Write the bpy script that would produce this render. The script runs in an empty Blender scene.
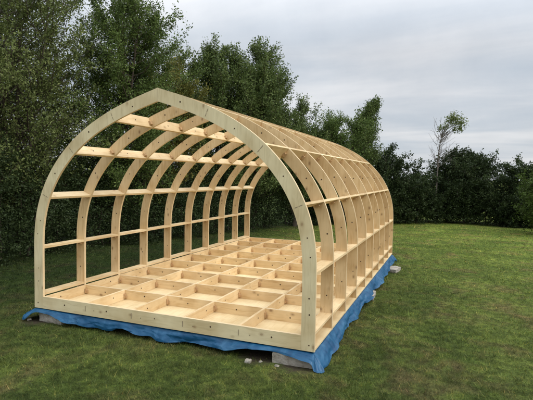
import bpy, math, random
import numpy as np
from mathutils import Vector, Matrix

random.seed(7)
rng = np.random.default_rng(11)
S = bpy.context.scene
COL = S.collection

# ------------------------------------------------------------------ helpers
def tag(o, label=None, cat=None, group=None, kind=None):
    if label: o['label'] = label
    if cat: o['category'] = cat
    if group: o['group'] = group
    if kind: o['kind'] = kind
    return o

def empty(name, loc, label, cat, group=None):
    o = bpy.data.objects.new(name, None); COL.objects.link(o)
    o.location = loc; o.empty_display_size = 0.2
    return tag(o, label, cat, group)

def link(name, me, mats, parent=None, smooth=False):
    o = bpy.data.objects.new(name, me); COL.objects.link(o)
    for m in (mats if isinstance(mats, (list, tuple)) else [mats]): me.materials.append(m)
    if parent is not None:
        o.parent = parent
        # geometry is written in world coordinates: undo the parent's place
        o.location = -Vector(world_of(parent))
    if smooth: me.shade_smooth()
    return o

def world_of(o):
    v = Vector((0, 0, 0))
    while o is not None:
        v = v + o.location; o = o.parent
    return v

class MB:
    """collects faces into one mesh, world coordinates"""
    def __init__(s): s.v = []; s.f = []; s.m = []
    def prism(s, poly, y0, y1, mat=0, edge=0):
        """poly: convex or simple list of (x,z), extruded along y"""
        n = len(poly); b = len(s.v)
        for y in (y0, y1):
            for x, z in poly: s.v.append((x, y, z))
        s.f.append([b + i for i in range(n)]); s.m.append(mat)
        s.f.append([b + n + i for i in reversed(range(n))]); s.m.append(mat)
        for i in range(n):
            j = (i + 1) % n
            s.f.append([b + i, b + n + i, b + n + j, b + j]); s.m.append(edge)
    def box(s, x0, x1, y0, y1, z0, z1, mat=0):
        s.prism([(x0, z0), (x1, z0), (x1, z1), (x0, z1)], y0, y1, mat, mat)
    def strip(s, A, B, y0, y1, mat=0, edge=0):
        """ring segment between polylines A (outer) and B (inner), (x,z) pairs"""
        n = len(A); b = len(s.v)
        for y in (y0, y1):
            for x, z in A: s.v.append((x, y, z))
            for x, z in B: s.v.append((x, y, z))
        a0, b0, a1, b1 = b, b + n, b + 2 * n, b + 3 * n
        for i in range(n - 1):
            s.f.append([a0 + i, b0 + i, b0 + i + 1, a0 + i + 1]); s.m.append(mat)
            s.f.append([a1 + i, a1 + i + 1, b1 + i + 1, b1 + i]); s.m.append(mat)
            s.f.append([a0 + i, a0 + i + 1, a1 + i + 1, a1 + i]); s.m.append(edge)
            s.f.append([b0 + i, b1 + i, b1 + i + 1, b0 + i + 1]); s.m.append(edge)
        s.f.append([a0, a1, b1, b0]); s.m.append(edge)
        e = n - 1
        s.f.append([a0 + e, b0 + e, b1 + e, a1 + e]); s.m.append(edge)
    def disc(s, x, z, y, r, mat, n=10):
        b = len(s.v)
        for i in range(n):
            a = 2 * math.pi * i / n
            s.v.append((x + r * math.cos(a), y, z + r * math.sin(a)))
        s.f.append([b + i for i in range(n)]); s.m.append(mat)
    def build(s, name, mats, parent=None, smooth=False):
        me = bpy.data.meshes.new(name); me.from_pydata(s.v, [], s.f); me.update()
        o = link(name, me, mats, parent, smooth)
        me.polygons.foreach_set('material_index', s.m)
        import bmesh
        bm = bmesh.new(); bm.from_mesh(me); bmesh.ops.recalc_face_normals(bm, faces=bm.faces); bm.to_mesh(me); bm.free()
        return o

def new_mat(name):
    m = bpy.data.materials.new(name); m.use_nodes = True
    nt = m.node_tree; nt.nodes.clear()
    return m, nt, nt.nodes, nt.links
def N(ns, t, **kw):
    n = ns.new(t)
    for k, v in kw.items(): setattr(n, k, v)
    return n
def ramp(ns, stops):
    r = ns.new('ShaderNodeValToRGB'); e = r.color_ramp.elements
    while len(e) < len(stops): e.new(0.5)
    for i, (p, c) in enumerate(stops):
        e[i].position = p; e[i].color = (*c, 1) if len(c) == 3 else c
    return r
def mixc(ns, ls, fac, a, b, mode='MIX'):
    m = ns.new('ShaderNodeMix'); m.data_type = 'RGBA'; m.blend_type = mode
    for sock, val in ((m.inputs[0], fac), (m.inputs[6], a), (m.inputs[7], b)):
        if hasattr(val, 'links'): ls.new(val, sock)
        elif isinstance(val, (int, float)): sock.default_value = val
        else: sock.default_value = (*val, 1)
    return m.outputs[2]

# ------------------------------------------------------------------ materials
def wood(name, base, dark, axis, pale=0.0, knots=1.0):
    """spruce plywood; axis = grain direction; base and dark set its tones"""
    m, nt, ns, ls = new_mat(name)
    out = N(ns, 'ShaderNodeOutputMaterial'); b = N(ns, 'ShaderNodeBsdfPrincipled')
    ls.new(b.outputs[0], out.inputs[0])
    tc = N(ns, 'ShaderNodeTexCoord'); oi = N(ns, 'ShaderNodeObjectInfo')
    off = N(ns, 'ShaderNodeVectorMath', operation='SCALE'); off.inputs[0].default_value = (7.3, 3.1, 5.7)
    ls.new(oi.outputs['Random'], off.inputs['Scale'])
    add = N(ns, 'ShaderNodeVectorMath', operation='ADD')
    ls.new(tc.outputs['Object'], add.inputs[0]); ls.new(off.outputs[0], add.inputs[1])
    sc = [34, 34, 34]; sc[axis] = 4.5
    mp = N(ns, 'ShaderNodeMapping'); mp.inputs['Scale'].default_value = sc
    ls.new(add.outputs[0], mp.inputs[0])
    n1 = N(ns, 'ShaderNodeTexNoise'); n1.inputs['Scale'].default_value = 1.0; n1.inputs['Detail'].default_value = 5; n1.inputs['Distortion'].default_value = 0.9
    ls.new(mp.outputs[0], n1.inputs[0])
    r1 = ramp(ns, [(0.30, dark), (0.48, base), (0.75, tuple(min(1, c * 1.07) for c in base))])
    ls.new(n1.outputs[0], r1.inputs[0])
    # broad tone differences across a board
    n2 = N(ns, 'ShaderNodeTexNoise'); n2.inputs['Scale'].default_value = 3.2; n2.inputs['Detail'].default_value = 3
    ls.new(add.outputs[0], n2.inputs[0])
    r2 = ramp(ns, [(0.35, (0.82, 0.77, 0.70)), (0.62, (1.0, 1.0, 1.0))])
    ls.new(n2.outputs[0], r2.inputs[0])
    c = mixc(ns, ls, 1.0, r1.outputs[0], r2.outputs[0], 'MULTIPLY')
    # knots
    sk = [6.5, 6.5, 6.5]; sk[axis] = 4.2
    mk = N(ns, 'ShaderNodeMapping'); mk.inputs['Scale'].default_value = [q * 1.35 for q in sk]
    ls.new(add.outputs[0], mk.inputs[0])
    vo = N(ns, 'ShaderNodeTexVoronoi'); vo.inputs['Scale'].default_value = 1.0; vo.inputs['Randomness'].default_value = 1.0
    ls.new(mk.outputs[0], vo.inputs[0])
    wn = N(ns, 'ShaderNodeTexNoise'); wn.inputs['Scale'].default_value = 40; ls.new(add.outputs[0], wn.inputs[0])
    ma = N(ns, 'ShaderNodeMath', operation='MULTIPLY_ADD'); ls.new(wn.outputs[0], ma.inputs[0]); ma.inputs[1].default_value = 0.06
    ls.new(vo.outputs['Distance'], ma.inputs[2])
    rk = ramp(ns, [(0.095, (1, 1, 1)), (0.14, (0.4, 0.4, 0.4)), (0.23, (0, 0, 0))])
    ls.new(ma.outputs[0], rk.inputs[0])
    mkf = N(ns, 'ShaderNodeMath', operation='MULTIPLY'); ls.new(rk.outputs[0], mkf.inputs[0]); mkf.inputs[1].default_value = 0.75 * knots
    c = mixc(ns, ls, mkf.outputs[0], c, (0.23, 0.12, 0.05))
    # board to board difference
    rr = ramp(ns, [(0.0, (0.86, 0.83, 0.78)), (0.4, (0.97, 0.95, 0.92)), (0.7, (1.0, 0.99, 0.95)), (1.0, (1.04, 1.04, 1.04))])
    ls.new(oi.outputs['Random'], rr.inputs[0])
    c = mixc(ns, ls, 1.0, c, rr.outputs[0], 'MULTIPLY')
    ls.new(c, b.inputs['Base Color'])
    b.inputs['Roughness'].default_value = 0.62
    b.inputs['Specular IOR Level'].default_value = 0.3
    bp = N(ns, 'ShaderNodeBump'); bp.inputs['Strength'].default_value = 0.12; bp.inputs['Distance'].default_value = 0.002
    ls.new(n1.outputs[0], bp.inputs['Height']); ls.new(bp.outputs[0], b.inputs['Normal'])
    return m

PLY = (0.72, 0.535, 0.30); PLYD = (0.63, 0.43, 0.21)
M_rib = wood('ply_upright', PLY, PLYD, 2)
M_x = wood('ply_across', (0.77, 0.59, 0.345), (0.67, 0.48, 0.25), 0)
M_y = wood('ply_lengthways', (0.75, 0.59, 0.36), (0.68, 0.49, 0.265), 1, knots=0.7)
M_base = wood('ply_base', (0.82, 0.68, 0.425), (0.78, 0.61, 0.36), 1, knots=0.15)
M_front = wood('ply_front_face', (0.76, 0.65, 0.41), (0.67, 0.56, 0.335), 2, knots=0.8)  # front rib and joist paler and greyer than the other ply
M_frontx = wood('ply_front_across', (0.76, 0.645, 0.405), (0.67, 0.555, 0.33), 0, knots=0.8)

def ply_edge():
    m, nt, ns, ls = new_mat('ply_edge')
    out = N(ns, 'ShaderNodeOutputMaterial'); b = N(ns, 'ShaderNodeBsdfPrincipled'); ls.new(b.outputs[0], out.inputs[0])
    tc = N(ns, 'ShaderNodeTexCoord')
    mp = N(ns, 'ShaderNodeMapping'); mp.inputs['Scale'].default_value = (3, 260, 3); ls.new(tc.outputs['Object'], mp.inputs[0])
    n = N(ns, 'ShaderNodeTexNoise'); n.inputs['Scale'].default_value = 1; ls.new(mp.outputs[0], n.inputs[0])
    r = ramp(ns, [(0.35, (0.60, 0.45, 0.26)), (0.6, (0.70, 0.55, 0.335))]); ls.new(n.outputs[0], r.inputs[0])
    ls.new(r.outputs[0], b.inputs['Base Color']); b.inputs['Roughness'].default_value = 0.7
    return m
M_edge = ply_edge()

def plain(name, col, rough=0.8, spec=0.3):
    m, nt, ns, ls = new_mat(name)
    out = N(ns, 'ShaderNodeOutputMaterial'); b = N(ns, 'ShaderNodeBsdfPrincipled'); ls.new(b.outputs[0], out.inputs[0])
    tc = N(ns, 'ShaderNodeTexCoord')
    n = N(ns, 'ShaderNodeTexNoise'); n.inputs['Scale'].default_value = 30; n.inputs['Detail'].default_value = 6
    ls.new(tc.outputs['Object'], n.inputs[0])
    r = ramp(ns, [(0.3, tuple(c * 0.75 for c in col)), (0.7, tuple(min(1, c * 1.15) for c in col))])
    ls.new(n.outputs[0], r.inputs[0]); ls.new(r.outputs[0], b.inputs['Base Color'])
    b.inputs['Roughness'].default_value = rough; b.inputs['Specular IOR Level'].default_value = spec
    return m
M_hole = plain('drilled_hole', (0.09, 0.055, 0.03), 0.9)
M_block = plain('glue_block_wood', (0.52, 0.34, 0.18), 0.7)
M_slot = plain('tenon_slot', (0.34, 0.27, 0.17), 0.9)

def concrete():
    m, nt, ns, ls = new_mat('concrete')
    out = N(ns, 'ShaderNodeOutputMaterial'); b = N(ns, 'ShaderNodeBsdfPrincipled'); ls.new(b.outputs[0], out.inputs[0])
    tc = N(ns, 'ShaderNodeTexCoord')
    n = N(ns, 'ShaderNodeTexNoise'); n.inputs['Scale'].default_value = 9; n.inputs['Detail'].default_value = 8; n.inputs['Roughness'].default_value = 0.7
    ls.new(tc.outputs['Object'], n.inputs[0])
    r = ramp(ns, [(0.3, (0.18, 0.15, 0.115)), (0.5, (0.33, 0.30, 0.25)), (0.75, (0.43, 0.40, 0.35))])
    ls.new(n.outputs[0], r.inputs[0]); ls.new(r.outputs[0], b.inputs['Base Color']); b.inputs['Roughness'].default_value = 0.9
    n2 = N(ns, 'ShaderNodeTexNoise'); n2.inputs['Scale'].default_value = 60; n2.inputs['Detail'].default_value = 6; ls.new(tc.outputs['Object'], n2.inputs[0])
    bp = N(ns, 'ShaderNodeBump'); bp.inputs['Strength'].default_value = 0.7; bp.inputs['Distance'].default_value = 0.01
    ls.new(n2.outputs[0], bp.inputs['Height']); ls.new(bp.outputs[0], b.inputs['Normal'])
    return m
M_conc = concrete()

def tarp_mat():
    m, nt, ns, ls = new_mat('blue_tarpaulin')
    out = N(ns, 'ShaderNodeOutputMaterial'); b = N(ns, 'ShaderNodeBsdfPrincipled'); ls.new(b.outputs[0], out.inputs[0])
    tc = N(ns, 'ShaderNodeTexCoord')
    n = N(ns, 'ShaderNodeTexNoise'); n.inputs['Scale'].default_value = 7; n.inputs['Detail'].default_value = 6; n.inputs['Distortion'].default_value = 1.2
    ls.new(tc.outputs['Object'], n.inputs[0])
    r = ramp(ns, [(0.3, (0.006, 0.055, 0.135)), (0.55, (0.010, 0.085, 0.185)), (0.85, (0.05, 0.16, 0.28))])
    ls.new(n.outputs[0], r.inputs[0]); ls.new(r.outputs[0], b.inputs['Base Color'])
    b.inputs['Roughness'].default_value = 0.45; b.inputs['Specular IOR Level'].default_value = 0.35
    n2 = N(ns, 'ShaderNodeTexNoise'); n2.inputs['Scale'].default_value = 9; n2.inputs['Detail'].default_value = 3; n2.inputs['Distortion'].default_value = 1.0
    ls.new(tc.outputs['Object'], n2.inputs[0])
    bp = N(ns, 'ShaderNodeBump'); bp.inputs['Strength'].default_value = 0.35; bp.inputs['Distance'].default_value = 0.010
    ls.new(n2.outputs[0], bp.inputs['Height']); ls.new(bp.outputs[0], b.inputs['Normal'])
    return m
M_tarp = tarp_mat()

# turf colour by place, shared by the soil sheet and the blades
SOILS = [(1.06, 0.06, 0.22), (1.40, 0.0, 0.20), (-1.5, 0.02, 0.20), (1.72, 4.6, 0.08)]
def turf_nodes(ns, ls, blades):
    geo = N(ns, 'ShaderNodeNewGeometry')
    P = geo.outputs['Position']
    def noise(scale, detail=4, dist=0.0, vec=None):
        n = N(ns, 'ShaderNodeTexNoise'); n.inputs['Scale'].default_value = scale; n.inputs['Detail'].default_value = detail
        n.inputs['Distortion'].default_value = dist; ls.new(vec or P, n.inputs[0]); return n.outputs[0]
    k = 1.0 if blades else 0.62
    A = tuple(c * k for c in (0.086, 0.118, 0.026)); B = tuple(c * k for c in (0.124, 0.158, 0.038)); C = tuple(c * k for c in (0.067, 0.096, 0.022))
    r1 = ramp(ns, [(0.32, C), (0.5, A), (0.68, B)]); ls.new(noise(1.1, 6), r1.inputs[0])
    c = r1.outputs[0]
    rb = ramp(ns, [(0.50, (0, 0, 0)), (0.72, (0.75, 0.75, 0.75))]); ls.new(noise(2.3, 7, 0.5), rb.inputs[0])
    c = mixc(ns, ls, rb.outputs[0], c, tuple(v * k for v in (0.140, 0.108, 0.052)))       # thin brown mossy patches
    rg = ramp(ns, [(0.56, (0, 0, 0)), (0.75, (0.7, 0.7, 0.7))]); ls.new(noise(4.7, 5), rg.inputs[0])
    c = mixc(ns, ls, rg.outputs[0], c, tuple(v * k for v in (0.098, 0.150, 0.030)))       # fresh green tufts
    rt_ = ramp(ns, [(0.36, (0.62, 0.64, 0.62)), (0.52, (1.0, 1.0, 1.0)), (0.68, (1.45, 1.42, 1.3))]); ls.new(noise(11, 5, 0.4), rt_.inputs[0])
    c = mixc(ns, ls, 1.0, c, rt_.outputs[0], 'MULTIPLY')
    # mowing arcs on the far right of the lawn
    sub = N(ns, 'ShaderNodeVectorMath', operation='SUBTRACT'); ls.new(P, sub.inputs[0]); sub.inputs[1].default_value = (3.6, 5.0, 0)
    mul = N(ns, 'ShaderNodeVectorMath', operation='MULTIPLY'); ls.new(sub.outputs[0], mul.inputs[0]); mul.inputs[1].default_value = (0.75, 1, 0)
    ln = N(ns, 'ShaderNodeVectorMath', operation='LENGTH'); ls.new(mul.outputs[0], ln.inputs[0])
    md = N(ns, 'ShaderNodeMath', operation='MULTIPLY'); ls.new(ln.outputs['Value'], md.inputs[0]); md.inputs[1].default_value = 6.6
    sn = N(ns, 'ShaderNodeMath', operation='SINE'); ls.new(md.outputs[0], sn.inputs[0])
    rs = ramp(ns, [(0.0, (0.90, 0.92, 0.9)), (1.0, (1.12, 1.10, 1.06))])
    mr = N(ns, 'ShaderNodeMapRange'); ls.new(sn.outputs[0], mr.inputs[0]); mr.inputs[1].default_value = -1
    ls.new(mr.outputs[0], rs.inputs[0])
    sx = N(ns, 'ShaderNodeSeparateXYZ'); ls.new(P, sx.inputs[0])
    far = N(ns, 'ShaderNodeMapRange'); ls.new(sx.outputs[1], far.inputs[0]); far.inputs[1].default_value = 5; far.inputs[2].default_value = 8
    c = mixc(ns, ls, far.outputs[0], c, mixc(ns, ls, 1.0, c, rs.outputs[0], 'MULTIPLY'))
    # lighter and yellower far right; left trees' shade painted into the turf colour
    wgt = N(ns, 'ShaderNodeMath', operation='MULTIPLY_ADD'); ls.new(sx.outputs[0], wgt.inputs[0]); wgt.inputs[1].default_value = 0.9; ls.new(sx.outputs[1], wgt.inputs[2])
    far_right = N(ns, 'ShaderNodeMapRange'); ls.new(wgt.outputs[0], far_right.inputs[0]); far_right.inputs[1].default_value = 2.5; far_right.inputs[2].default_value = 14.5
    c = mixc(ns, ls, far_right.outputs[0], c, mixc(ns, ls, 1.0, c, (2.1, 2.05, 1.75), 'MULTIPLY'))
    left_shade = N(ns, 'ShaderNodeMapRange'); ls.new(sx.outputs[0], left_shade.inputs[0]); left_shade.inputs[1].default_value = -1.2; left_shade.inputs[2].default_value = -3.0
    c = mixc(ns, ls, left_shade.outputs[0], c, mixc(ns, ls, 1.0, c, (0.42, 0.50, 0.50), 'MULTIPLY'))
    return c, P, noise

def soil_mask(ns, ls, P, noise):
    tot = None
    wob = noise(14, 5)
    for (x, y, r) in SOILS:
        d = N(ns, 'ShaderNodeVectorMath', operation='DISTANCE'); ls.new(P, d.inputs[0]); d.inputs[1].default_value = (x, y, -0.14)
        a = N(ns, 'ShaderNodeMath', operation='MULTIPLY_ADD'); ls.new(wob, a.inputs[0]); a.inputs[1].default_value = 0.3; ls.new(d.outputs['Value'], a.inputs[2])
        mr = N(ns, 'ShaderNodeMapRange'); ls.new(a.outputs[0], mr.inputs[0])
        mr.inputs[1].default_value = r + 0.18; mr.inputs[2].default_value = r + 0.02
        if tot is None: tot = mr.outputs[0]
        else:
            mx = N(ns, 'ShaderNodeMath', operation='MAXIMUM'); ls.new(tot, mx.inputs[0]); ls.new(mr.outputs[0], mx.inputs[1]); tot = mx.outputs[0]
    return tot

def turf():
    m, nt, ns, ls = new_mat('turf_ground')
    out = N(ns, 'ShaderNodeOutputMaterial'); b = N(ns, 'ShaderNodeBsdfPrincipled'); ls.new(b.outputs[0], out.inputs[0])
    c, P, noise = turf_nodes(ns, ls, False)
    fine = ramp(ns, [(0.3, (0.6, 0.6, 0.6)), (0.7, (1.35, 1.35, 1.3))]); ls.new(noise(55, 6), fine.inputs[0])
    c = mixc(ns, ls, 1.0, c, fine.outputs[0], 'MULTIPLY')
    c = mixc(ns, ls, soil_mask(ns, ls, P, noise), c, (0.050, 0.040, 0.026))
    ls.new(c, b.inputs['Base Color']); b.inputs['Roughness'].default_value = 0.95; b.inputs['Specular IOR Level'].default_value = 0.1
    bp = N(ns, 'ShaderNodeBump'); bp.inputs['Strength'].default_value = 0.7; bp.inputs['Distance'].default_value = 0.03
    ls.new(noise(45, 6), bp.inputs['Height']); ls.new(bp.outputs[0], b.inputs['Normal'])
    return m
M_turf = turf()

def blade_mat():
    m, nt, ns, ls = new_mat('grass_blade')
    out = N(ns, 'ShaderNodeOutputMaterial')
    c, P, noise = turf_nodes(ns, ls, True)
    at = N(ns, 'ShaderNodeAttribute', attribute_name='var')
    v = ramp(ns, [(0.0, (0.62, 0.66, 0.6)), (0.5, (1.0, 1.0, 1.0)), (0.9, (1.45, 1.35, 1.2)), (0.93, (2.6, 1.9, 1.9)), (1.0, (3.2, 2.2, 2.4))])
    ls.new(at.outputs['Fac'], v.inputs[0])
    c = mixc(ns, ls, 1.0, c, v.outputs[0], 'MULTIPLY')
    d = N(ns, 'ShaderNodeBsdfPrincipled'); ls.new(c, d.inputs['Base Color']); d.inputs['Roughness'].default_value = 0.6; d.inputs['Specular IOR Level'].default_value = 0.25
    t = N(ns, 'ShaderNodeBsdfTranslucent'); ls.new(c, t.inputs[0])
    mx = N(ns, 'ShaderNodeMixShader'); mx.inputs[0].default_value = 0.25
    ls.new(d.outputs[0], mx.inputs[1]); ls.new(t.outputs[0], mx.inputs[2]); ls.new(mx.outputs[0], out.inputs[0])
    return m
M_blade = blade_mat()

def leaf_mat(name, lo, mid, hi):
    m, nt, ns, ls = new_mat(name)
    out = N(ns, 'ShaderNodeOutputMaterial')
    at = N(ns, 'ShaderNodeAttribute', attribute_name='var')
    r = ramp(ns, [(0.0, lo), (0.55, mid), (1.0, hi)]); ls.new(at.outputs['Fac'], r.inputs[0])
    d = N(ns, 'ShaderNodeBsdfPrincipled'); ls.new(r.outputs[0], d.inputs['Base Color']); d.inputs['Roughness'].default_value = 0.6; d.inputs['Specular IOR Level'].default_value = 0.18
    t = N(ns, 'ShaderNodeBsdfTranslucent'); ls.new(r.outputs[0], t.inputs[0])
    mx = N(ns, 'ShaderNodeMixShader'); mx.inputs[0].default_value = 0.22
    ls.new(d.outputs[0], mx.inputs[1]); ls.new(t.outputs[0], mx.inputs[2]); ls.new(mx.outputs[0], out.inputs[0])
    return m
L_olive = leaf_mat('leaf_olive', (0.0777, 0.1046, 0.0299), (0.1495, 0.1869, 0.0568), (0.2616, 0.2915, 0.1121))
L_green = leaf_mat('leaf_mid_green', (0.0552, 0.09, 0.0216), (0.1056, 0.156, 0.0384), (0.186, 0.24, 0.0672))
L_yellow = leaf_mat('leaf_yellow_green', (0.088, 0.0935, 0.0198), (0.1705, 0.1705, 0.0374), (0.264, 0.2365, 0.0605))
L_poplar = leaf_mat('leaf_poplar', (0.055, 0.0875, 0.025), (0.11, 0.1525, 0.0425), (0.1938, 0.2375, 0.075))
L_dark = leaf_mat('leaf_dark', (0.0163, 0.0275, 0.0088), (0.035, 0.055, 0.0175), (0.075, 0.105, 0.035))
L_bright = leaf_mat('leaf_bright', (0.044, 0.072, 0.0128), (0.0784, 0.12, 0.024), (0.12, 0.168, 0.04))
M_bark = plain('bark_brown', (0.085, 0.068, 0.050), 0.9)
M_barkp = plain('bark_pale', (0.14, 0.12, 0.10), 0.85)

# ------------------------------------------------------------------ ground
def gz(x, y):
    y = np.asarray(y, float); x = np.asarray(x, float)
    s = np.clip(y, -8, 18)
    z = -0.138 - 0.011 * s
    near = np.exp(-((x - 0.2) ** 2 + (y - 2) ** 2) / 30)
    return z + (0.018 * np.sin(1.3 * x + 0.7 * y) + 0.014 * np.sin(2.1 * y - 1.1 * x + 1.0)) * (1 - near)

def make_ground():
    def axis(lo, hi, step, far):
        a = list(np.arange(lo, hi + 1e-6, step)); k = step
        while a[-1] < far: k *= 1.35; a.append(a[-1] + k)
        k = step
        while a[0] > -far: k *= 1.35; a.insert(0, a[0] - k)
        return np.array(a)
    xs = axis(-10, 10, 0.25, 600); ys = axis(-7, 20, 0.25, 600)
    X, Y = np.meshgrid(xs, ys); Z = gz(X, Y)
    V = np.stack([X, Y, Z], -1).reshape(-1, 3); w = len(xs)
    i, j = np.meshgrid(np.arange(w - 1), np.arange(len(ys) - 1))
    a = (j * w + i).ravel()
    F = np.stack([a, a + 1, a + w + 1, a + w], -1)
    me = bpy.data.meshes.new('lawn'); me.from_pydata(V.tolist(), [], F.tolist())
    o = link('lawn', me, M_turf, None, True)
    tag(o, kind='structure'); return o
make_ground()

CAM = np.array([2.5527, -3.633])
def fast_mesh(name, V, faces_n, idx, var=None):
    """V (n,3); faces all with faces_n corners; idx flat"""
    me = bpy.data.meshes.new(name)
    nf = len(idx) // faces_n
    me.vertices.add(len(V)); me.vertices.foreach_set('co', np.ascontiguousarray(V, dtype=np.float32).ravel())
    me.loops.add(len(idx)); me.loops.foreach_set('vertex_index', np.ascontiguousarray(idx, dtype=np.int32))
    me.polygons.add(nf)
    me.polygons.foreach_set('loop_start', np.arange(0, len(idx), faces_n, dtype=np.int32))
    me.polygons.foreach_set('loop_total', np.full(nf, faces_n, dtype=np.int32))
    me.update(calc_edges=True)
    if var is not None:
        a = me.attributes.new('var', 'FLOAT', 'FACE'); a.data.foreach_set('value', var.astype(np.float32))
    return me

def make_grass():
    n = 760000
    th = rng.uniform(math.radians(-58), math.radians(50), n) - 0.379
    d = 1.7 * (19.0 / 1.7) ** rng.uniform(0, 1, n)
    x = CAM[0] + d * np.sin(th); y = CAM[1] + d * np.cos(th)
    keep = ~((x > -1.52) & (x < 1.56) & (y > 0.05) & (y < 5.45))
    for (sx, sy, r) in SOILS:
        q = np.hypot(x - sx, y - sy)
        keep &= ~((q < r * 0.95) & (rng.uniform(0, 1, n) < 0.93))
    # thinner in patches
    pat = np.sin(3.1 * x + 1.7 * np.sin(2.3 * y)) * np.sin(2.7 * y + 1.9 * np.sin(1.9 * x))
    keep &= rng.uniform(0, 1, n) < (0.80 + 0.2 * pat)
    x, y, d = x[keep], y[keep], d[keep]; n = len(x)
    tuft = 0.5 + 0.5 * np.sin(9.1 * x + 3 * np.sin(5.3 * y)) * np.sin(8.3 * y + 3 * np.sin(6.1 * x))
    h = rng.uniform(0.012, 0.030, n) * (0.75 + 0.6 * tuft)
    big = rng.uniform(0, 1, n) < 0.012
    h = np.where(big, h * 1.9, h)
    w = 0.0011 * np.where(big, 1.8, 1.0) * np.maximum(1.4, d / 2.6) * rng.uniform(0.7, 1.4, n)
    az = rng.uniform(0, 2 * np.pi, n); lean = rng.uniform(0.2, 1.3, n) * h
    la = rng.uniform(0, 2 * np.pi, n)
    z = gz(x, y) - 0.002
    p0 = np.stack([x - w * np.cos(az), y - w * np.sin(az), z], -1)
    p1 = np.stack([x + w * np.cos(az), y + w * np.sin(az), z], -1)
    p2 = np.stack([x + lean * np.cos(la), y + lean * np.sin(la), z + h], -1)
    V = np.stack([p0, p1, p2], 1).reshape(-1, 3)
    me = fast_mesh('lawn_grass', V, 3, np.arange(3 * n), rng.uniform(0, 1, n))
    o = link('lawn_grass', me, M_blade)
    tag(o, 'short mown grass blades covering the garden lawn', 'grass', kind='stuff')
make_grass()

# ------------------------------------------------------------------ timber pod frame
G = 0.6; NB = 9; T = 0.025; HB = 0.128; RW = 0.118
prof = [(1.553, 0), (1.553, 0.3), (1.553, .6), (1.547, .8), (1.523, .98), (1.476, 1.15), (1.400, 1.32), (1.300, 1.48), (1.165, 1.64), (1.005, 1.785), (.80, 1.925), (.56, 2.048), (.30, 2.150), (0, 2.245)]
def catmull(P, k=5):
    P = [np.array(p, float) for p in P]; out = []
    for i in range(len(P) - 1):
        a = P[i - 1] if i else 2 * P[0] - P[1]; b, c = P[i], P[i + 1]
        d = P[i + 2] if i + 2 < len(P) else 2 * P[-1] - P[-2]
        for j in range(k):
            t = j / k
            out.append(0.5 * ((2 * b) + (-a + c) * t + (2 * a - 5 * b + 4 * c - d) * t * t + (-a + 3 * b - 3 * c + d) * t ** 3))
    out.append(P[-1]); return np.array(out)
OUT = catmull(prof)
tan = np.gradient(OUT, axis=0); tan /= np.linalg.norm(tan, axis=1)[:, None]
nrm = np.stack([-tan[:, 1], tan[:, 0]], -1)         # inward normal for the right side
INN = OUT + nrm * RW
INN[-1] = (0, OUT[-1][1] - RW / 0.945); INN[-2:, 0] = np.maximum(INN[-2:, 0], 0)
m_ = OUT[:, 1] < 0.62
INN[m_, 1] = OUT[m_, 1]
def at_z(z):
    """outer / inner point and tangent on the right profile where the outer edge has height z"""
    i = int(np.argmin(np.abs(OUT[:, 1] - z)))
    j = min(max(i, 1), len(OUT) - 2)
    if OUT[j][1] > z: j -= 1
    f = (z - OUT[j][1]) / max(1e-9, OUT[j + 1][1] - OUT[j][1]); f = min(max(f, 0), 1)
    o = OUT[j] * (1 - f) + OUT[j + 1] * f; nn = INN[j] * (1 - f) + INN[j + 1] * f
    t = tan[j] * (1 - f) + tan[j + 1] * f; t /= np.linalg.norm(t)
    return o, nn, t

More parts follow.
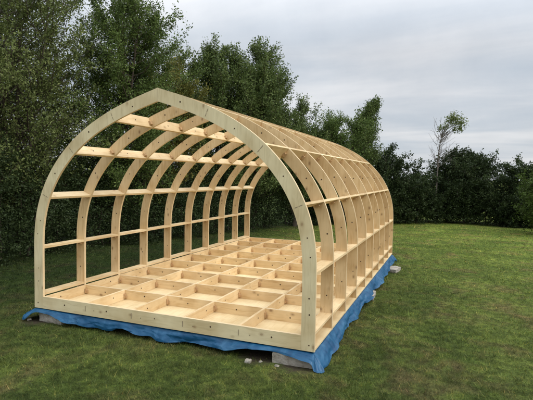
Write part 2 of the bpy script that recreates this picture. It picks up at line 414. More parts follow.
pod = empty('cabin_frame', (0, 0, 0), 'pale plywood arched cabin skeleton with pointed ridge, raised on blocks above the lawn', 'cabin frame')
NOG = [0.65, 1.225, 1.722, 2.055]
holes_z = [0.30, 0.40, 0.93, 1.50, 1.90]
for k in range(NB + 1):
    y0 = k * G; y1 = y0 + T
    fm = M_front if k == 0 else M_rib
    for s in (-1, 1):
        A = [(s * p[0], p[1]) for p in OUT]; B = [(s * p[0], p[1]) for p in INN]
        if s == -1:    # keep a hairline joint at the apex
            A[-1] = (-0.0008, A[-1][1]); B[-1] = (-0.0008, B[-1][1])
        else:
            A[-1] = (0.0008, A[-1][1]); B[-1] = (0.0008, B[-1][1])
        mb = MB(); mb.strip(A, B, y0, y1, 0, 1)
        zs = [0.34, 0.93, 1.47, 1.90, 2.14] if k else [0.06, 0.30, 0.44, 0.80, 0.95, 1.48, 1.90, 2.16]
        for z in zs:
            z += random.uniform(-0.012, 0.012)
            o, i_, t = at_z(z); q = o * 0.5 + i_ * 0.5 + (i_ - o) * random.uniform(-0.12, 0.12)
            r = random.uniform(0.006, 0.0085) if k else random.uniform(0.005, 0.0085)
            mb.disc(s * q[0], q[1], y0 - 0.0012, r, 2)
        if k == 0:     # ends of the noggins let through the front rib
            for z in NOG[1:]:
                o, i_, t = at_z(z)
                for f, ln in ((0.35, 0.018), (0.7, 0.014)):
                    c = o * (1 - f) + i_ * f; d = (i_ - o) / np.linalg.norm(i_ - o); w = t * 0.003
                    pts = [c + d * ln + w, c - d * ln + w, c - d * ln - w, c + d * ln - w]
                    mb.prism([(s * p[0], p[1]) for p in pts], y0 - 0.0014, y0 - 0.0004, 3, 3)
        mb.build('arch_rib', [fm, M_edge, M_hole, M_slot], pod)
    # floor joist across the whole width, butted between the rib feet
    mb = MB(); xi = 1.553 - RW - 0.0006
    mb.prism([(-xi, 0.0), (xi, 0.0), (xi, HB), (-xi, HB)], y0, y1, 0, 1)
    for c in (-1.15, -0.57, 0.0, 0.57, 1.15):
        mb.disc(c + random.uniform(-.03, .03), 0.075 + random.uniform(-.01, .01), y0 - 0.0012, random.uniform(0.006, 0.009), 2)
    if k == 0:
        for X in (-0.86, -0.29, 0.29, 0.86):
            mb.box(X - 0.004, X + 0.004, y0 - 0.0014, y0 - 0.0004, 0.042, 0.095, 3)
            mb.disc(X + 0.11, 0.06, y0 - 0.0012, 0.0045, 2)
    j = mb.build('floor_joist', [M_frontx if k == 0 else M_x, M_edge, M_hole, M_slot], pod)
    if k:
        for X in (-1.42, -0.86, -0.29, 0.29, 0.86):
            b = MB(); x0 = X + T / 2 + 0.001
            h0 = 0.035 + random.uniform(-.004, .004)
            b.box(x0, x0 + 0.014, y0 - 0.024, y0 - 0.0006, h0, h0 + 0.055)
            b.box(x0 + 0.0146, x0 + 0.030, y0 - 0.014, y0 - 0.0006, h0 + 0.006, h0 + 0.030)
            b.build('corner_block', [M_block], j)
for k in range(NB):
    y0 = k * G + T + 0.0006; y1 = (k + 1) * G - 0.0006
    for X in (-1.423, -0.86, -0.29, 0.29, 0.86, 1.423):
        mb = MB(); w = T / 2 if abs(X) < 1.4 else 0.0095
        mb.prism([(X - w, 0.021), (X + w, 0.021), (X + w, HB), (X - w, HB)], y0, y1, 0, 0)
        # drilled marks on the right hand face
        b0 = len(mb.v); yy = (y0 + y1) / 2 + random.uniform(-.12, .12)
        for i in range(10):
            a = 2 * math.pi * i / 10; mb.v.append((X + w + 0.0012, yy + 0.0075 * math.cos(a), 0.08 + 0.0075 * math.sin(a)))
        mb.f.append([b0 + i for i in range(10)]); mb.m.append(1)
        mb.build('floor_bearer', [M_y, M_hole], pod)
    mb = MB(); mb.box(-1.552, 1.552, y0, y1, 0.004, 0.0195)
    mb.build('base_panel', [M_base], pod)
    # sole plates and noggins
    for s in (-1, 1):
        mb = MB(); a, b = sorted((s * 1.551, s * 1.436))
        gp = random.choice([0.003, 0.006, 0.013]) if k else 0.012; mb.box(a, b, y0, y1, HB + gp, HB + gp + 0.022); mb.build('sole_plate', [M_y], pod)
        for q, z in enumerate(NOG):
            o, i_, t = at_z(z)
            if z == 0.65: i_ = np.array([i_[0], o[1]]); t = np.array([0, 1.0])
            d = (i_ - o) / np.linalg.norm(i_ - o); tt = np.array([-d[1], d[0]])
            if tt[1] < 0: tt = -tt
            h = T / 2 * 0.92; o2 = o + d * 0.001; i2 = i_ - d * 0.001
            mb = MB(); pts = [o2 + tt * h, i2 + tt * h, i2 - tt * h, o2 - tt * h]
            mb.prism([(s * p[0], p[1]) for p in pts], y0, y1, 0, 0)
            up = (s == -1 and q >= 2)
            ng = mb.build('noggin', [M_y], pod)
            # drilled marks on the face turned to the inside
            f = tt * (h + 0.0012) if up else None
            if f is not None:
                m2 = MB(); c = (o2 + i2) / 2 + f; b0 = 0; yy = (y0 + y1) / 2 + random.uniform(-.05, .05)
                for i in range(10):
                    a_ = 2 * math.pi * i / 10; p = c + d * 0.0075 * math.cos(a_)
                    m2.v.append((s * p[0], yy + 0.0075 * math.sin(a_), p[1]))
                m2.f.append(list(range(10))); m2.m.append(0); m2.build('screw_hole', [M_hole], ng)
            sg = 1 if up else -1
            c = o2 * 0.40 + i2 * 0.60 + tt * sg * (h + 0.012)
            bb = MB()
            pts = [c + d * 0.020 + tt * 0.0115, c - d * 0.020 + tt * 0.0115, c - d * 0.020 - tt * 0.0115, c + d * 0.020 - tt * 0.0115]
            bb.prism([(s * p[0], p[1]) for p in pts], y1 - 0.034, y1 - 0.001)
            bb.build('mounting_block', [M_block], ng)
    mb = MB(); zt = OUT[-1][1] - 0.006; zb = INN[-1][1] + 0.002
    mb.prism([(-0.0115, zb), (0.0115, zb), (0.0115, zt), (-0.0115, zt)], y0, y1)
    mb.build('ridge_board', [M_y], pod)

# ------------------------------------------------------------------ tarpaulin
def make_tarp():
    xl, xr, yf, yb = -1.553, 1.553, 0.0, NB * G + T
    ft = [(-1.62, .10), (-1.52, .03), (-1.44, .018), (-1.30, .03), (-1.18, .05), (-1.10, .08), (-.95, .10), (-.85, .105), (-.70, .09), (-.55, .105), (-.40, .055), (-.22, .10), (-.05, .075), (.02, .10), (.20, .105), (.42, .095), (.6, .085), (.75, .075), (.92, .05), (1.05, .035), (1.25, .038), (1.42, .040), (1.51, .045), (1.56, .075)]
    rt = [(0, .135), (.1, .13), (.3, .10), (.6, .115), (.9, .12), (1.3, .11), (1.6, .12), (1.9, .10), (2.1, .115), (2.4, .12), (2.8, .10), (3.2, .13), (3.9, .12), (4.6, .125), (5.2, .10), (5.45, .11)]
    def drop(tab, v): return float(np.interp(v, [a for a, b in tab], [b for a, b in tab]))
    loop = []   # (x,y, outx,outy, drop, out)
    st = 0.045
    def jit(t): return 0.5 + 0.5 * math.sin(t)
    n = int((xr - xl) / st)
    for i in range(n + 1):
        x = xl + (xr - xl) * i / n
        out = 0.008 + 0.03 * jit(7.3 * x + 2 * math.sin(3.1 * x)) + 0.004 * math.sin(31 * x)
        if x > 1.0: out = 0.050 + 0.010 * math.sin(14 * x)
        if x < -1.0: out = 0.055 + 0.012 * math.sin(11 * x)
        loop.append((x, yf, 0, -1, drop(ft, x) + 0.003 * math.sin(17 * x + 3 * math.sin(9 * x)), out))
    for i in range(1, 9):      # front right corner fan
        a = math.pi / 2 * i / 9
        loop.append((xr, yf, math.sin(a), -math.cos(a), 0.135 - 0.012 * math.sin(i * 0.9), 0.055 + 0.035 * math.sin(a) ** 2 * math.cos(a) + 0.03 * math.sin(a)))
    n = int((yb - yf) / st)
    for i in range(n + 1):
        y = yf + (yb - yf) * i / n
        out = 0.072 + 0.022 * math.sin(3.7 * y + 1.5 * math.sin(2.2 * y)) + 0.007 * math.sin(9 * y + 2 * math.sin(4 * y))
        loop.append((xr, y, 1, 0, drop(rt, y) + 0.012 * math.sin(5 * y) + 0.004 * math.sin(11 * y + 1), out))
    for i in range(1, 9):
        a = math.pi / 2 * i / 9
        loop.append((xr, yb, math.cos(a), math.sin(a), 0.14, 0.10))
    n = int((xr - xl) / 0.06)
    for i in range(n + 1):
        x = xr - (xr - xl) * i / n
        loop.append((x, yb, 0, 1, 0.08 + 0.02 * math.sin(6 * x), 0.04 + .01 * math.sin(11 * x)))
    for i in range(1, 6):
        a = math.pi / 2 * i / 6
        loop.append((xl, yb, -math.sin(a), math.cos(a), 0.09, 0.05))
    n = int((yb - yf) / 0.05)
    for i in range(n + 1):
        y = yb - (yb - yf) * i / n
        out = 0.05 if y > 0.3 else 0.05 + (0.3 - y) * 0.30
        loop.append((xl, y, -1, 0, 0.085 + 0.02 * math.sin(4 * y), out + 0.012 * math.sin(9 * y)))
    for i in range(1, 6):
        a = math.pi / 2 * i / 6
        loop.append((xl, yf, -math.cos(a), -math.sin(a), 0.10, 0.12))
    from mathutils import noise as mn
    rows = 8; V = []; L = len(loop)
    for r in range(rows):
        for i, (x, y, ox, oy, dr, ou) in enumerate(loop):
            t = 0.0
            if r == 0:   q, h = -0.14, -0.006
            elif r == 1: q, h = -0.022, -0.0065
            else:
                t = (r - 1) / (rows - 2)
                q = -0.022 + (0.022 + ou) * (t ** 0.8); h = -0.008 - dr * (t ** 1.25)
                f = i * 0.045
                q += 0.012 * t * math.sin(7 * f + 4 * t) + 0.004 * t * math.sin(19 * f - 5 * t)
                h += 0.006 * math.sin(9 * t + 9 * f) * t
            cr1 = 0.5 - abs(mn.noise(Vector((x * 6 + t * 1.5, y * 6, t * 2.2)))) * 2
            cr2 = 0.5 - abs(mn.noise(Vector((x * 19 + 9 + t * 3, y * 19 + t * 3, t * 4.5)))) * 2
            ck = min(1, dr / .08) ** 2
            if r > 1: q += (t ** 0.7) * ck * (0.020 * cr1 + 0.016 * ((i * 7 + r * 13) * 2654435761 % 1009 / 1009 - 0.5))
            if r > 1: h += t * 0.010 * ((i * 31 + r * 17) * 2654435761 % 997 / 997 - 0.5)
            px, py = x + ox * q, y + oy * q
            h = max(h, float(gz(px, py)) + 0.006)
            V.append((px, py, h))
    # inset row keeps square corners
    for i, (x, y, ox, oy, dr, ou) in enumerate(loop):
        V[i] = (min(max(x, xl + .14), xr - .14), min(max(y, yf + .14), yb - .14), -0.006)
        V[L + i] = (min(max(x, xl + .022), xr - .022), min(max(y, yf + .022), yb - .022), -0.0065)
    F = []
    for r in range(rows - 1):
        for i in range(L):
            j = (i + 1) % L
            A_, B_, C_, D_ = r * L + i, (r + 1) * L + i, (r + 1) * L + j, r * L + j
            if (i * 5 + r * 3) % 7 < 4: F += [(A_, B_, C_), (A_, C_, D_)]
            else: F += [(A_, B_, D_), (B_, C_, D_)]
    b = len(V)
    V += [(xl + .14, yf + .14, -0.0062), (xr - .14, yf + .14, -0.0062), (xr - .14, yb - .14, -0.0062), (xl + .14, yb - .14, -0.0062)]
    F.append((b, b + 1, b + 2, b + 3))
    me = bpy.data.meshes.new('tarpaulin'); me.from_pydata(V, [], F); me.validate()
    o = link('tarpaulin', me, M_tarp, None, False)
    sub = o.modifiers.new('soften', 'SUBSURF'); sub.levels = 1; sub.render_levels = 1; sub.subdivision_type = 'CATMULL_CLARK'
    tag(o, 'crumpled blue tarpaulin sheet hanging out from under the timber base', 'tarpaulin')
make_tarp()

# ------------------------------------------------------------------ concrete blocks and rubble
def rough_block(name, c, size, rot, label, cat, group, seed, n=9, amp=0.005):
    import bmesh
    r = random.Random(seed)
    bm = bmesh.new(); bmesh.ops.create_cube(bm, size=1)
    bmesh.ops.subdivide_edges(bm, edges=bm.edges[:], cuts=n, use_grid_fill=True)
    from mathutils import noise as mn
    for v in bm.verts:
        p = Vector((v.co.x * size[0], v.co.y * size[1], v.co.z * size[2]))
        k = Vector((abs(v.co.x), abs(v.co.y), abs(v.co.z))) * 2
        corner = max(0, sum(1 for a in k if a > 0.99) - 1)
        d = mn.noise_vector(p * 14 + Vector((seed * 3.1, 0, 0))) * amp + mn.noise_vector(p * 45 + Vector((seed, 7, 0))) * amp * 0.5
        p += d
        p *= 1 - 0.012 * corner * r.uniform(0.2, 1.4)
        v.co = p
    me = bpy.data.meshes.new(name); bm.to_mesh(me); bm.free()
    o = link(name, me, M_conc, None, False)
    o.location = c; o.rotation_euler = rot
    return tag(o, label, cat, group)
bg = 'concrete blocks carrying the base'
rough_block('concrete_block', (1.365, 0.090, -0.108), (0.36, 0.22, 0.125), (0, 0, 0.03), 'pale concrete block under the front right corner, beside the hanging tarpaulin flap', 'block', bg, 1)
rough_block('concrete_block', (-1.32, 0.095, -0.090), (0.33, 0.21, 0.11), (0.02, 0.03, -0.05), 'broken-edged concrete block under the front left corner of the base', 'block', bg, 2, amp=0.011)
rough_block('concrete_block', (1.55, 2.62, -0.135), (0.20, 0.30, 0.07), (0, 0.04, 0.05), 'concrete block half hidden by blue sheet midway along the right side', 'block', bg, 3)
rough_block('concrete_block', (1.64, 4.70, -0.165), (0.22, 0.30, 0.08), (0.02, 0, -0.2), 'small pale concrete block at the far right end of the blue sheet', 'block', bg, 4, amp=0.008)
rg = 'bits of broken concrete in the bare soil'
for i, (x, y, s, lb) in enumerate([
    (1.00, -0.11, .034, 'pale rubble lump in the dark soil left of the front right block'),
    (1.10, -0.06, .018, 'tiny grey rubble bit in the dark soil under the front board'),
    (1.26, -0.085, .022, 'small rubble bit against the foot of the front right block'),
    (-1.60, -0.03, .026, 'brown rubble bit by the turned-out tarpaulin at the front left corner')]):
    rough_block('rubble_stone', (x, y, float(gz(x, y)) + s * 0.25), (s * 1.5, s, s * 0.8), (0.2 * i, 0.1, 1.3 * i), lb, 'rubble', rg, 20 + i, n=3, amp=s * 0.35)

# ------------------------------------------------------------------ trees
WIND = np.array([0.929, 0.370, 0.0])    # towards the right of the photograph
def tubes(paths, sides=5):
    """paths: list of (pts (k,3), radii (k,)) -> V, quad idx"""
    V = []; I = []; base = 0
    for P, R in paths:
        P = np.asarray(P); R = np.asarray(R); k = len(P)
        t = np.gradient(P, axis=0); t /= np.linalg.norm(t, axis=1)[:, None] + 1e-9
        ref = np.array([0.31, 0.9, 0.1]); u = np.cross(t, ref); u /= np.linalg.norm(u, axis=1)[:, None] + 1e-9
        w = np.cross(t, u); a = np.arange(sides) * 2 * np.pi / sides
        ring = P[:, None] + R[:, None, None] * (np.cos(a)[None, :, None] * u[:, None] + np.sin(a)[None, :, None] * w[:, None])
        V.append(ring.reshape(-1, 3))
        i, j = np.meshgrid(np.arange(sides), np.arange(k - 1))
        i = i.ravel(); j = j.ravel(); i2 = (i + 1) % sides
        I.append(np.stack([base + j * sides + i, base + j * sides + i2, base + (j + 1) * sides + i2, base + (j + 1) * sides + i], -1).ravel())
        base += k * sides
    return np.concatenate(V), np.concatenate(I)

def leaf_mesh(name, P, D, size, rg_, aspect=0.5, tone=None):
    """P leaf places, D preferred long direction"""
    n = len(P)
    d = D + rg_.normal(0, 0.75, (n, 3)); d /= np.linalg.norm(d, axis=1)[:, None] + 1e-9
    r = rg_.normal(0, 1, (n, 3)); r[:, 2] *= 0.6
    s = np.cross(d, r); s /= np.linalg.norm(s, axis=1)[:, None] + 1e-9
    L = size * rg_.uniform(0.6, 1.35, n)[:, None]; W = L * aspect
    a = P; c = P + d * L; m = P + d * L * 0.45
    up = np.cross(s, d) * L * 0.08
    V = np.stack([a, m + s * W * 0.5 + up, c, m - s * W * 0.5 + up], 1).reshape(-1, 3)
    var = rg_.uniform(0, 1, n) * 0.6
    if tone is not None: var = np.clip(var + tone, 0, 1)
    return fast_mesh(name, V, 4, np.arange(4 * n), var)

def tree(name, x, y, h, R, label, cat, leafm, seed, group=None, bark=M_bark, stems=3, limbs=60, twigs=12, leaves=44,
         leaf=0.055, base=0.12, rise=0.6, env=None, wind=0.0, twl=0.42, squash=1.0, tr=0.06, aspect=0.5, fill=0.25, toppow=1.0, jit=0.10, tup=0.0):
    rg_ = np.random.default_rng(seed)
    z0 = float(gz(x, y)) - 0.05
    root = empty(name, (x, y, z0 + 0.05), label, cat, group)
    env = env or (lambda t: math.sin(math.pi * min(1, max(0.02, (t * 0.86 + 0.14))) ** 0.9) ** 0.6)
    paths = []; trunk_paths = []; tw0 = []; tw1 = []
    for s in range(stems):
        a = rg_.uniform(0, 2 * np.pi) if s else 0.0
        sp = (R * 0.6 * rg_.uniform(0.4, 1)) if s else R * 0.05
        hh = h * (1 if s == 0 else rg_.uniform(0.78, 0.97))
        k = 10; t = np.linspace(0, 1, k)
        pts = np.stack([x + sp * np.cos(a) * t ** 1.1, y + sp * np.sin(a) * t ** 1.1, z0 + hh * t * 0.93], -1)
        pts += np.cumsum(rg_.normal(0, 0.02 * h / 5, (k, 3)), 0) * [1, 1, 0]
        pts += WIND * (wind * hh * 0.25) * (t ** 2)[:, None]
        if s: pts[0] = (x + 0.05 * np.cos(a), y + 0.05 * np.sin(a), z0)
        trunk_paths.append((pts, tr * (1 - t * 0.86) * (1 if s == 0 else 0.7)))
        nl = limbs // stems
        for i in range(nl):
            tt = base + (0.97 - base) * ((i + rg_.uniform(0, 1)) / nl) ** toppow
            p = np.array([np.interp(tt, t, pts[:, c]) for c in range(3)])
            az = i * 2.399 + rg_.uniform(-.5, .5) + seed
            L = max(0.25, R * env(tt) * rg_.uniform(0.55, 1.08) * (0.85 if stems > 1 else 1))
            el = rise * rg_.uniform(0.5, 1.35) * (0.6 + 0.6 * tt)
            d = np.array([math.cos(az) * math.cos(el), math.sin(az) * math.cos(el) * squash, math.sin(el)])
            d = d + WIND * wind * 0.9; d /= np.linalg.norm(d)
            kk = 6; q = np.linspace(0, 1, kk)
            lp = p + d * (L * q)[:, None] + np.array([0, 0, 1]) * (0.14 * L * q ** 2)[:, None]
            lp += np.cumsum(rg_.normal(0, 0.028 * L, (kk, 3)), 0) * (q[:, None] > 0)
            paths.append((lp, np.maximum(0.004, tr * 0.33 * (1 - q * 0.85) * (1.1 - tt * 0.7))))
            nt_ = max(4, int(twigs * (0.5 + L / R)))
            u = rg_.uniform(fill, 1.0, nt_)
            st = np.stack([np.interp(u, q, lp[:, c]) for c in range(3)], -1)
            dd = d * 0.8 + rg_.normal(0, 0.62, (nt_, 3)) + np.array([0, 0, 0.35 * rise * 1.4 + tup]) + WIND * wind
            dd /= np.linalg.norm(dd, axis=1)[:, None]
            en = st + dd * (twl * rg_.uniform(0.45, 1.15, nt_))[:, None] * (1.1 - 0.45 * tt)
            tw0.append(st); tw1.append(en)
    tw0 = np.concatenate(tw0); tw1 = np.concatenate(tw1); nt_ = len(tw0)
    for a, b in zip(tw0[::2], tw1[::2]):
        paths.append((np.stack([a, (a + b) / 2 + rg_.normal(0, .012, 3), b]), np.array([0.005, 0.0035, 0.002])))
    V, I = tubes(trunk_paths, 7); link('trunk', fast_mesh('trunk', V, 4, I), bark, root, True)
    V, I = tubes(paths, 4); link('branches', fast_mesh('branches', V, 4, I), bark, root, True)
    cnt = rg_.poisson(leaves, nt_); idx = np.repeat(np.arange(nt_), cnt)
    f = rg_.uniform(0.05, 1.08, len(idx))[:, None]
    P = tw0[idx] * (1 - f) + tw1[idx] * f + rg_.normal(0, jit * 0.5, (len(idx), 3))
    P = P[P[:, 2] > z0 + 0.12] if True else P
    tone_t = rg_.uniform(-0.10, 0.38, nt_)
    idx2 = idx[(tw0[idx] * (1 - f) + tw1[idx] * f)[:, 2] > -99][:len(P)]
    D = (tw1 - tw0)[idx2] * 1.6
    me = leaf_mesh('crown', P, D, leaf, rg_, aspect, tone_t[idx2])
    link('crown', me, leafm, root)
    return root

def hedge(name, path, h, thick, n, leafm, label, seed, leaf=0.05, cat='hedge'):
    """dense mixed hedge along a path of (x,y)"""
    rg_ = np.random.default_rng(seed)
    path = np.array(path, float); seg = np.diff(path, axis=0); sl = np.hypot(seg[:, 0], seg[:, 1]); cum = np.concatenate([[0], np.cumsum(sl)])
    c = path.mean(0); root = empty(name, (c[0], c[1], float(gz(c[0], c[1]))), label, cat)
    s = rg_.uniform(0, cum[-1], n)
    px = np.interp(s, cum, path[:, 0]); py = np.interp(s, cum, path[:, 1])
    k = np.clip(np.searchsorted(cum, s) - 1, 0, len(seg) - 1)
    nx = -seg[k, 1] / sl[k]; ny = seg[k, 0] / sl[k]
    bump = 0.80 + 0.12 * np.sin(1.7 * s + 1.3 * np.sin(0.9 * s)) + 0.10 * np.sin(4.9 * s + seed) + 0.05 * np.sin(13 * s)
    H = h * bump; w = thick * (0.8 + 0.25 * np.sin(2.3 * s + 2) * np.cos(1.1 * s))
    side = np.sign(rg_.uniform(-1, 1, n))
    zz = rg_.uniform(0.0, 1, n)
    prof_ = np.sqrt(np.clip(1 - np.clip((zz - 0.45) / 0.55, 0, 1) ** 2.2, 0.02, 1))
    inner = rg_.uniform(0, 1, n) ** 0.55
    lump = 1 + 0.22 * np.sin(5.1 * s + 4 * zz) * np.cos(6.3 * zz + 1.7 * s) + 0.10 * np.sin(15 * s + 9 * zz)
    o = side * inner * w * 0.5 * prof_ * lump
    # clusters
    m = 26; base = np.stack([px + nx * o, py + ny * o, gz(px, py) + 0.03 + zz * H], -1)
    idx = np.repeat(np.arange(n), m)
    dirs = rg_.normal(0, 1, (n, 3)) * 0.6 + np.stack([nx * side, ny * side, np.full(n, 0.55)], -1); dirs /= np.linalg.norm(dirs, axis=1)[:, None]
    f = rg_.uniform(0, 0.30, len(idx))[:, None]
    P = base[idx] + dirs[idx] * f + rg_.normal(0, 0.045, (len(idx), 3))
    P[:, 2] = np.maximum(P[:, 2], gz(P[:, 0], P[:, 1]) + 0.02)
    tone = rg_.uniform(-0.05, 0.35, n)[idx]
    me = leaf_mesh('foliage', P, dirs[idx], leaf, rg_, 0.55, tone); link('foliage', me, leafm, root)
    # stems
    paths = []
    for i in range(int(cum[-1] * 7)):
        ss = rg_.uniform(0, cum[-1]); x0 = np.interp(ss, cum, path[:, 0]) + rg_.uniform(-.25, .25); y0 = np.interp(ss, cum, path[:, 1]) + rg_.uniform(-.25, .25)
        t = np.linspace(0, 1, 6); z0 = float(gz(x0, y0)) - 0.03
        pts = np.stack([x0 + t * 0, y0 + t * 0, z0 + t * h * 0.72], -1) + np.cumsum(rg_.normal(0, 0.045, (6, 3)), 0) * [1, 1, 0.2] * (t[:, None] > 0)
        paths.append((pts, 0.022 * (1 - 0.8 * t)))
    V, I = tubes(paths, 5); link('stems', fast_mesh('stems', V, 4, I), M_bark, root, True)
    return root

# hedges at the edge of the lawn
hedge('hedge', [(-6.2, -3.5), (-5.4, -0.5), (-5.1, 1.5), (-5.2, 3.5), (-5.0, 5.0), (-4.3, 7.0), (-3.7, 9.0), (-3.1, 11.0)], 2.3, 1.5, 6200, L_dark,
      'dark shaded hedge along the left edge of the lawn, behind the open left side', 3)
hedge('hedge', [(-3.0, 12.0), (-1.2, 13.6), (0.6, 15.4), (2.6, 16.4), (5.0, 16.6), (7.5, 16.0), (10.5, 15.2)], 1.75, 1.5, 5200, L_dark,
      'low dark hedge closing off the far lawn right of the frame', 5, leaf=0.07)

tg = 'trees along the left boundary'
full = lambda t: 0.75 + 0.25 * math.sin(math.pi * t) if t < 0.8 else 0.85 - (t - 0.8) * 2.2
tree('broadleaf_tree', -6.9, -1.6, 5.6, 2.6, 'olive broadleaf tree cut by the left border of the photo', 'tree', L_olive, 101, tg, limbs=100, twigs=12, leaves=34, leaf=0.06, env=full)
tree('broadleaf_tree', -6.3, 1.5, 4.75, 2.2, 'loose olive broadleaf tree with thin twiggy top near the upper left corner', 'tree', L_olive, 102, tg, limbs=120, twigs=13, leaves=34, leaf=0.052, rise=0.7, env=full)
tree('broadleaf_tree', -5.7, 3.3, 6.9, 2.3, 'tall open willow-like tree above the left shoulder of the cabin frame, sky showing through', 'tree', L_olive, 103, tg, stems=4, limbs=190, twigs=12, leaves=32, leaf=0.050, rise=0.75, tr=0.07, env=full)
tree('broadleaf_tree', -4.9, 5.3, 6.6, 1.9, 'tallest leafy green tree rising behind the peak of the front arch', 'tree', L_green, 104, tg, stems=3, limbs=180, twigs=13, leaves=34, leaf=0.054, rise=0.7, tr=0.07, env=full)
tree('broadleaf_tree', -5.0, 7.0, 4.6, 1.8, 'yellowish green tree just right of the front arch peak, shorter than its neighbours', 'tree', L_yellow, 105, tg, limbs=120, twigs=13, leaves=36, leaf=0.055, rise=0.8, env=full)
tree('broadleaf_tree', -7.3, 4.6, 5.3, 2.4, 'shaded olive tree filling in behind the open willow-like tree', 'tree', L_olive, 106, tg, limbs=110, twigs=12, leaves=32, leaf=0.065, env=full)
pg = 'bushy poplars behind the cabin frame'
pop = dict(tup=0.9, rise=0.95, leaf=0.060, twl=0.50, aspect=0.55, env=lambda t: (1.0 if t < 0.5 else max(0.2, 1 - (t - 0.5) * 1.5)))
tree('poplar_tree', -4.2, 8.9, 5.9, 2.2, 'dense poplar with two upright leaders, left one of the tallest behind the ridge', 'tree', L_poplar, 201, pg, stems=4, limbs=190, twigs=13, leaves=34, **pop)
tree('poplar_tree', -3.3, 9.85, 5.95, 2.2, 'dense poplar with one broad rounded spire behind the middle of the ridge', 'tree', L_poplar, 202, pg, stems=3, limbs=190, twigs=13, leaves=34, **pop)
tree('poplar_tree', -2.4, 11.5, 4.25, 1.9, 'lower bushy poplar sloping down to the right of the broad spire', 'tree', L_poplar, 203, pg, stems=4, limbs=130, twigs=12, leaves=34, **pop)
tree('poplar_tree', -1.55, 12.7, 4.0, 1.8, 'mid height poplar with feathery tip between the broad spire and the windswept tree', 'tree', L_green, 204, pg, stems=4, limbs=130, twigs=12, leaves=34, **pop)
tree('poplar_tree', -1.35, 13.7, 4.75, 1.1, 'windswept poplar with plume leaning right above the far end of the frame', 'tree', L_poplar, 205, pg, stems=1, limbs=120, twigs=12, leaves=34, wind=0.8, **pop)
bg2 = 'bushes along the far hedge'
bsh = dict(leaf=0.075, twl=0.42, aspect=0.6, rise=0.5, base=0.06)
tree('bushy_tree', 0.10, 15.1, 3.0, 1.7, 'dark bushy tree sloping down from the windswept poplar beside the frame end', 'tree', L_dark, 301, bg2, limbs=90, twigs=11, leaves=24, **bsh)
tree('bushy_tree', 2.40, 16.9, 3.05, 1.45, 'dark dense bushy tree right behind the thin bare trunk', 'tree', L_dark, 302, bg2, limbs=90, twigs=11, leaves=24, **bsh)
tree('bushy_tree', 3.35, 17.3, 3.05, 1.6, 'dark bushy tree with ragged right shoulder, right of the thin bare trunk', 'tree', L_dark, 303, bg2, limbs=84, twigs=11, leaves=24, **bsh)
tree('shrub', 1.25, 16.4, 2.15, 1.0, 'low dark shrub in the dip between the frame end and the bare trunk', 'shrub', L_dark, 304, bg2, limbs=46, twigs=9, leaves=24, **bsh)
tree('shrub', 5.1, 16.9, 2.55, 1.7, 'low dark shrub filling the hedge between the ragged bushy tree and the right border bush', 'shrub', L_dark, 305, bg2, limbs=90, twigs=11, leaves=28, **bsh)
tree('shrub', 5.7, 13.5, 2.6, 1.35, 'brighter green round bush at the right border of the photo', 'shrub', L_bright, 306, bg2, limbs=110, twigs=12, leaves=34, **{**bsh, 'leaf': 0.06})

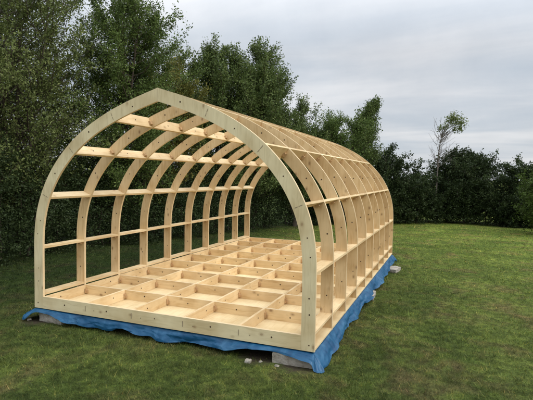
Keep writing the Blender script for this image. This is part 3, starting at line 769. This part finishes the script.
# thin, nearly bare tree
def bare_tree():
    rg_ = np.random.default_rng(77)
    x, y = 2.02, 15.95; z0 = float(gz(x, y)); h = 4.35
    root = empty('bare_tree', (x, y, z0), 'tall thin pale-trunked tree, bare below a small leafy tuft, standing above the far hedge', 'tree')
    t = np.linspace(0, 1, 12)
    pts = np.stack([x + 0 * t, y + 0 * t, z0 - 0.05 + h * t * 0.86], -1) + WIND * (0.20 * t ** 2.0)[:, None] + np.cumsum(rg_.normal(0, 0.012, (12, 3)), 0) * [1, 1, 0]
    V, I = tubes([(pts, 0.045 * (1 - 0.7 * t))], 7); link('trunk', fast_mesh('trunk', V, 4, I), M_barkp, root, True)
    paths = []; tips = []
    for i in range(46):
        tt = rg_.uniform(0.55, 1.0); p = np.array([np.interp(tt, t, pts[:, c]) for c in range(3)])
        az = rg_.uniform(0, 6.28); d = np.array([math.cos(az) * .8, math.sin(az) * .8, 1.0]) + WIND * 0.35; d /= np.linalg.norm(d)
        L = rg_.uniform(0.35, 0.85); q = np.linspace(0, 1, 6)
        lp = p + d * (L * q)[:, None] + np.cumsum(rg_.normal(0, 0.02, (6, 3)), 0) * (q[:, None] > 0)
        paths.append((lp, 0.008 * (1 - 0.7 * q)))
        for j in range(4):
            s_ = rg_.uniform(0.3, 1); a = np.array([np.interp(s_, q, lp[:, c]) for c in range(3)])
            e = a + (d * 0.7 + rg_.normal(0, .5, 3)) * rg_.uniform(0.1, 0.3)
            paths.append((np.stack([a, (a + e) / 2 + rg_.normal(0, .01, 3), e]), np.array([.0045, .0035, .002])))
            if tt > 0.84: tips.append((a, e))
    V, I = tubes(paths, 4); link('branches', fast_mesh('branches', V, 4, I), M_barkp, root, True)
    C = np.array([x, y, z0]) + WIND * 0.50 + np.array([0, 0, h * 0.915]); pl = []
    cl = [(C + WIND * 0.10 + np.array([0, 0, .12]), .23), (C + WIND * 0.34 + np.array([0, 0, -.02]), .20), (C + WIND * -0.10 + np.array([0, 0, .05]), .15), (C + WIND * 0.30 + np.array([0, 0, -.28]), .13), (C + WIND * -.30 + np.array([0, 0, -.22]), .13), (C + WIND * -.48 + np.array([0, 0, -.30]), .08), (C + WIND * -.02 + np.array([0, 0, .20]), .11), (C + WIND * .1 + np.array([0, 0, -.3]), .10)]
    for c, r in cl:
        m = int(1900 * r * r * 4); v = rg_.normal(0, 1, (m, 3)); v /= np.linalg.norm(v, axis=1)[:, None]
        pl.append(c + v * (r * rg_.uniform(0.15, 1.75, m) ** 0.9)[:, None])
        paths2 = (np.stack([pts[-2], (pts[-2] + c) / 2 + [0, 0, .05], c]), np.array([.014, .01, .004]))
        V, I = tubes([paths2], 4); link('limb', fast_mesh('limb', V, 4, I), M_barkp, root, True)
    P = np.concatenate(pl)
    me = leaf_mesh('crown', P, np.tile(WIND, (len(P), 1)), 0.06, rg_, 0.6, rg_.uniform(-.1, .3, len(P)))
    link('crown', me, L_olive, root)
bare_tree()

# ------------------------------------------------------------------ sky and sun
SUN_EL, SUN_AZ = math.radians(42), math.radians(90)     # azimuth clockwise from +Y: from the right, a little behind the camera
w = bpy.data.worlds.new('World'); S.world = w; w.use_nodes = True
nt = w.node_tree; ns = nt.nodes; ls = nt.links; ns.clear()
out = N(ns, 'ShaderNodeOutputWorld')
sky = N(ns, 'ShaderNodeTexSky'); sky.sky_type = 'NISHITA'; sky.sun_disc = False
sky.sun_elevation = SUN_EL; sky.sun_rotation = SUN_AZ; sky.air_density = 1.0; sky.dust_density = 2.0
b1 = N(ns, 'ShaderNodeBackground'); b1.inputs[1].default_value = 0.10; ls.new(sky.outputs[0], b1.inputs[0])
tc = N(ns, 'ShaderNodeTexCoord'); D = tc.outputs['Generated']
sp = N(ns, 'ShaderNodeSeparateXYZ'); ls.new(D, sp.inputs[0])
den = N(ns, 'ShaderNodeMath', operation='ADD'); ls.new(sp.outputs[2], den.inputs[0]); den.inputs[1].default_value = 0.12
dx = N(ns, 'ShaderNodeMath', operation='DIVIDE'); ls.new(sp.outputs[0], dx.inputs[0]); ls.new(den.outputs[0], dx.inputs[1])
dy = N(ns, 'ShaderNodeMath', operation='DIVIDE'); ls.new(sp.outputs[1], dy.inputs[0]); ls.new(den.outputs[0], dy.inputs[1])
cb = N(ns, 'ShaderNodeCombineXYZ'); ls.new(dx.outputs[0], cb.inputs[0]); ls.new(dy.outputs[0], cb.inputs[1])
mp = N(ns, 'ShaderNodeMapping'); mp.inputs['Rotation'].default_value = (0, 0, -0.35); mp.inputs['Scale'].default_value = (0.42, 1.0, 1); mp.inputs['Location'].default_value = (2.3, 0.4, 0)
ls.new(cb.outputs[0], mp.inputs[0])
n1 = N(ns, 'ShaderNodeTexNoise'); n1.inputs['Scale'].default_value = 1.15; n1.inputs['Detail'].default_value = 8; n1.inputs['Roughness'].default_value = 0.52; n1.inputs['Distortion'].default_value = 0.4
ls.new(mp.outputs[0], n1.inputs[0])
cr = ramp(ns, [(0.28, (0.47, 0.53, 0.60)), (0.45, (0.56, 0.60, 0.65)), (0.58, (0.66, 0.68, 0.71)), (0.75, (0.78, 0.78, 0.79))])
ls.new(n1.outputs[0], cr.inputs[0])
zr = N(ns, 'ShaderNodeMapRange'); ls.new(sp.outputs[2], zr.inputs[0]); zr.inputs[1].default_value = 0.25; zr.inputs[2].default_value = 0.95; zr.inputs[3].default_value = 0.97; zr.inputs[4].default_value = 3.3
n3 = N(ns, 'ShaderNodeTexNoise'); n3.inputs['Scale'].default_value = 3.2; n3.inputs['Detail'].default_value = 7; n3.inputs['Roughness'].default_value = 0.6; ls.new(D, n3.inputs[0])
c3 = ramp(ns, [(0.34, (0.92, 0.925, 0.935)), (0.66, (1.08, 1.075, 1.07))]); ls.new(n3.outputs[0], c3.inputs[0])
b2 = N(ns, 'ShaderNodeBackground'); ls.new(mixc(ns, ls, 1.0, cr.outputs[0], c3.outputs[0], 'MULTIPLY'), b2.inputs[0]); ls.new(zr.outputs[0], b2.inputs[1])
mx = N(ns, 'ShaderNodeMixShader'); mx.inputs[0].default_value = 0.90
ls.new(b1.outputs[0], mx.inputs[1]); ls.new(b2.outputs[0], mx.inputs[2]); ls.new(mx.outputs[0], out.inputs[0])

sd = bpy.data.lights.new('sun', 'SUN'); sd.energy = 1.5; sd.angle = math.radians(22); sd.color = (1.0, 0.95, 0.87)
so = bpy.data.objects.new('sun', sd); COL.objects.link(so)
sv = Vector((math.sin(SUN_AZ) * math.cos(SUN_EL), math.cos(SUN_AZ) * math.cos(SUN_EL), math.sin(SUN_EL)))
so.rotation_euler = sv.to_track_quat('Z', 'Y').to_euler(); so.location = sv * 20

# ------------------------------------------------------------------ camera
cd = bpy.data.cameras.new('camera'); cam = bpy.data.objects.new('camera', cd); COL.objects.link(cam)
yaw, pit, rol = -0.379249, -0.0520225, 0.0168777
fw = Vector((math.sin(yaw) * math.cos(pit), math.cos(yaw) * math.cos(pit), math.sin(pit)))
rt = Vector((math.cos(yaw), -math.sin(yaw), 0)); up = rt.cross(fw)
cr_ = rt * math.cos(rol) + up * math.sin(rol) * 1.0
cu_ = -rt * math.sin(rol) + up * math.cos(rol)
Mx = Matrix((cr_, cu_, -fw)).transposed().to_4x4(); Mx.translation = Vector((2.55266, -3.63301, 1.44776))
cam.matrix_world = Mx
cd.sensor_width = 36; cd.lens = 36 * 462.11 / 533; cd.clip_end = 2000; cd.clip_start = 0.05
S.camera = cam
S.view_settings.view_transform = 'Standard'; S.view_settings.look = 'None'
S.view_settings.exposure = 0.2; S.view_settings.gamma = 1.0; S.view_settings.use_curve_mapping = False
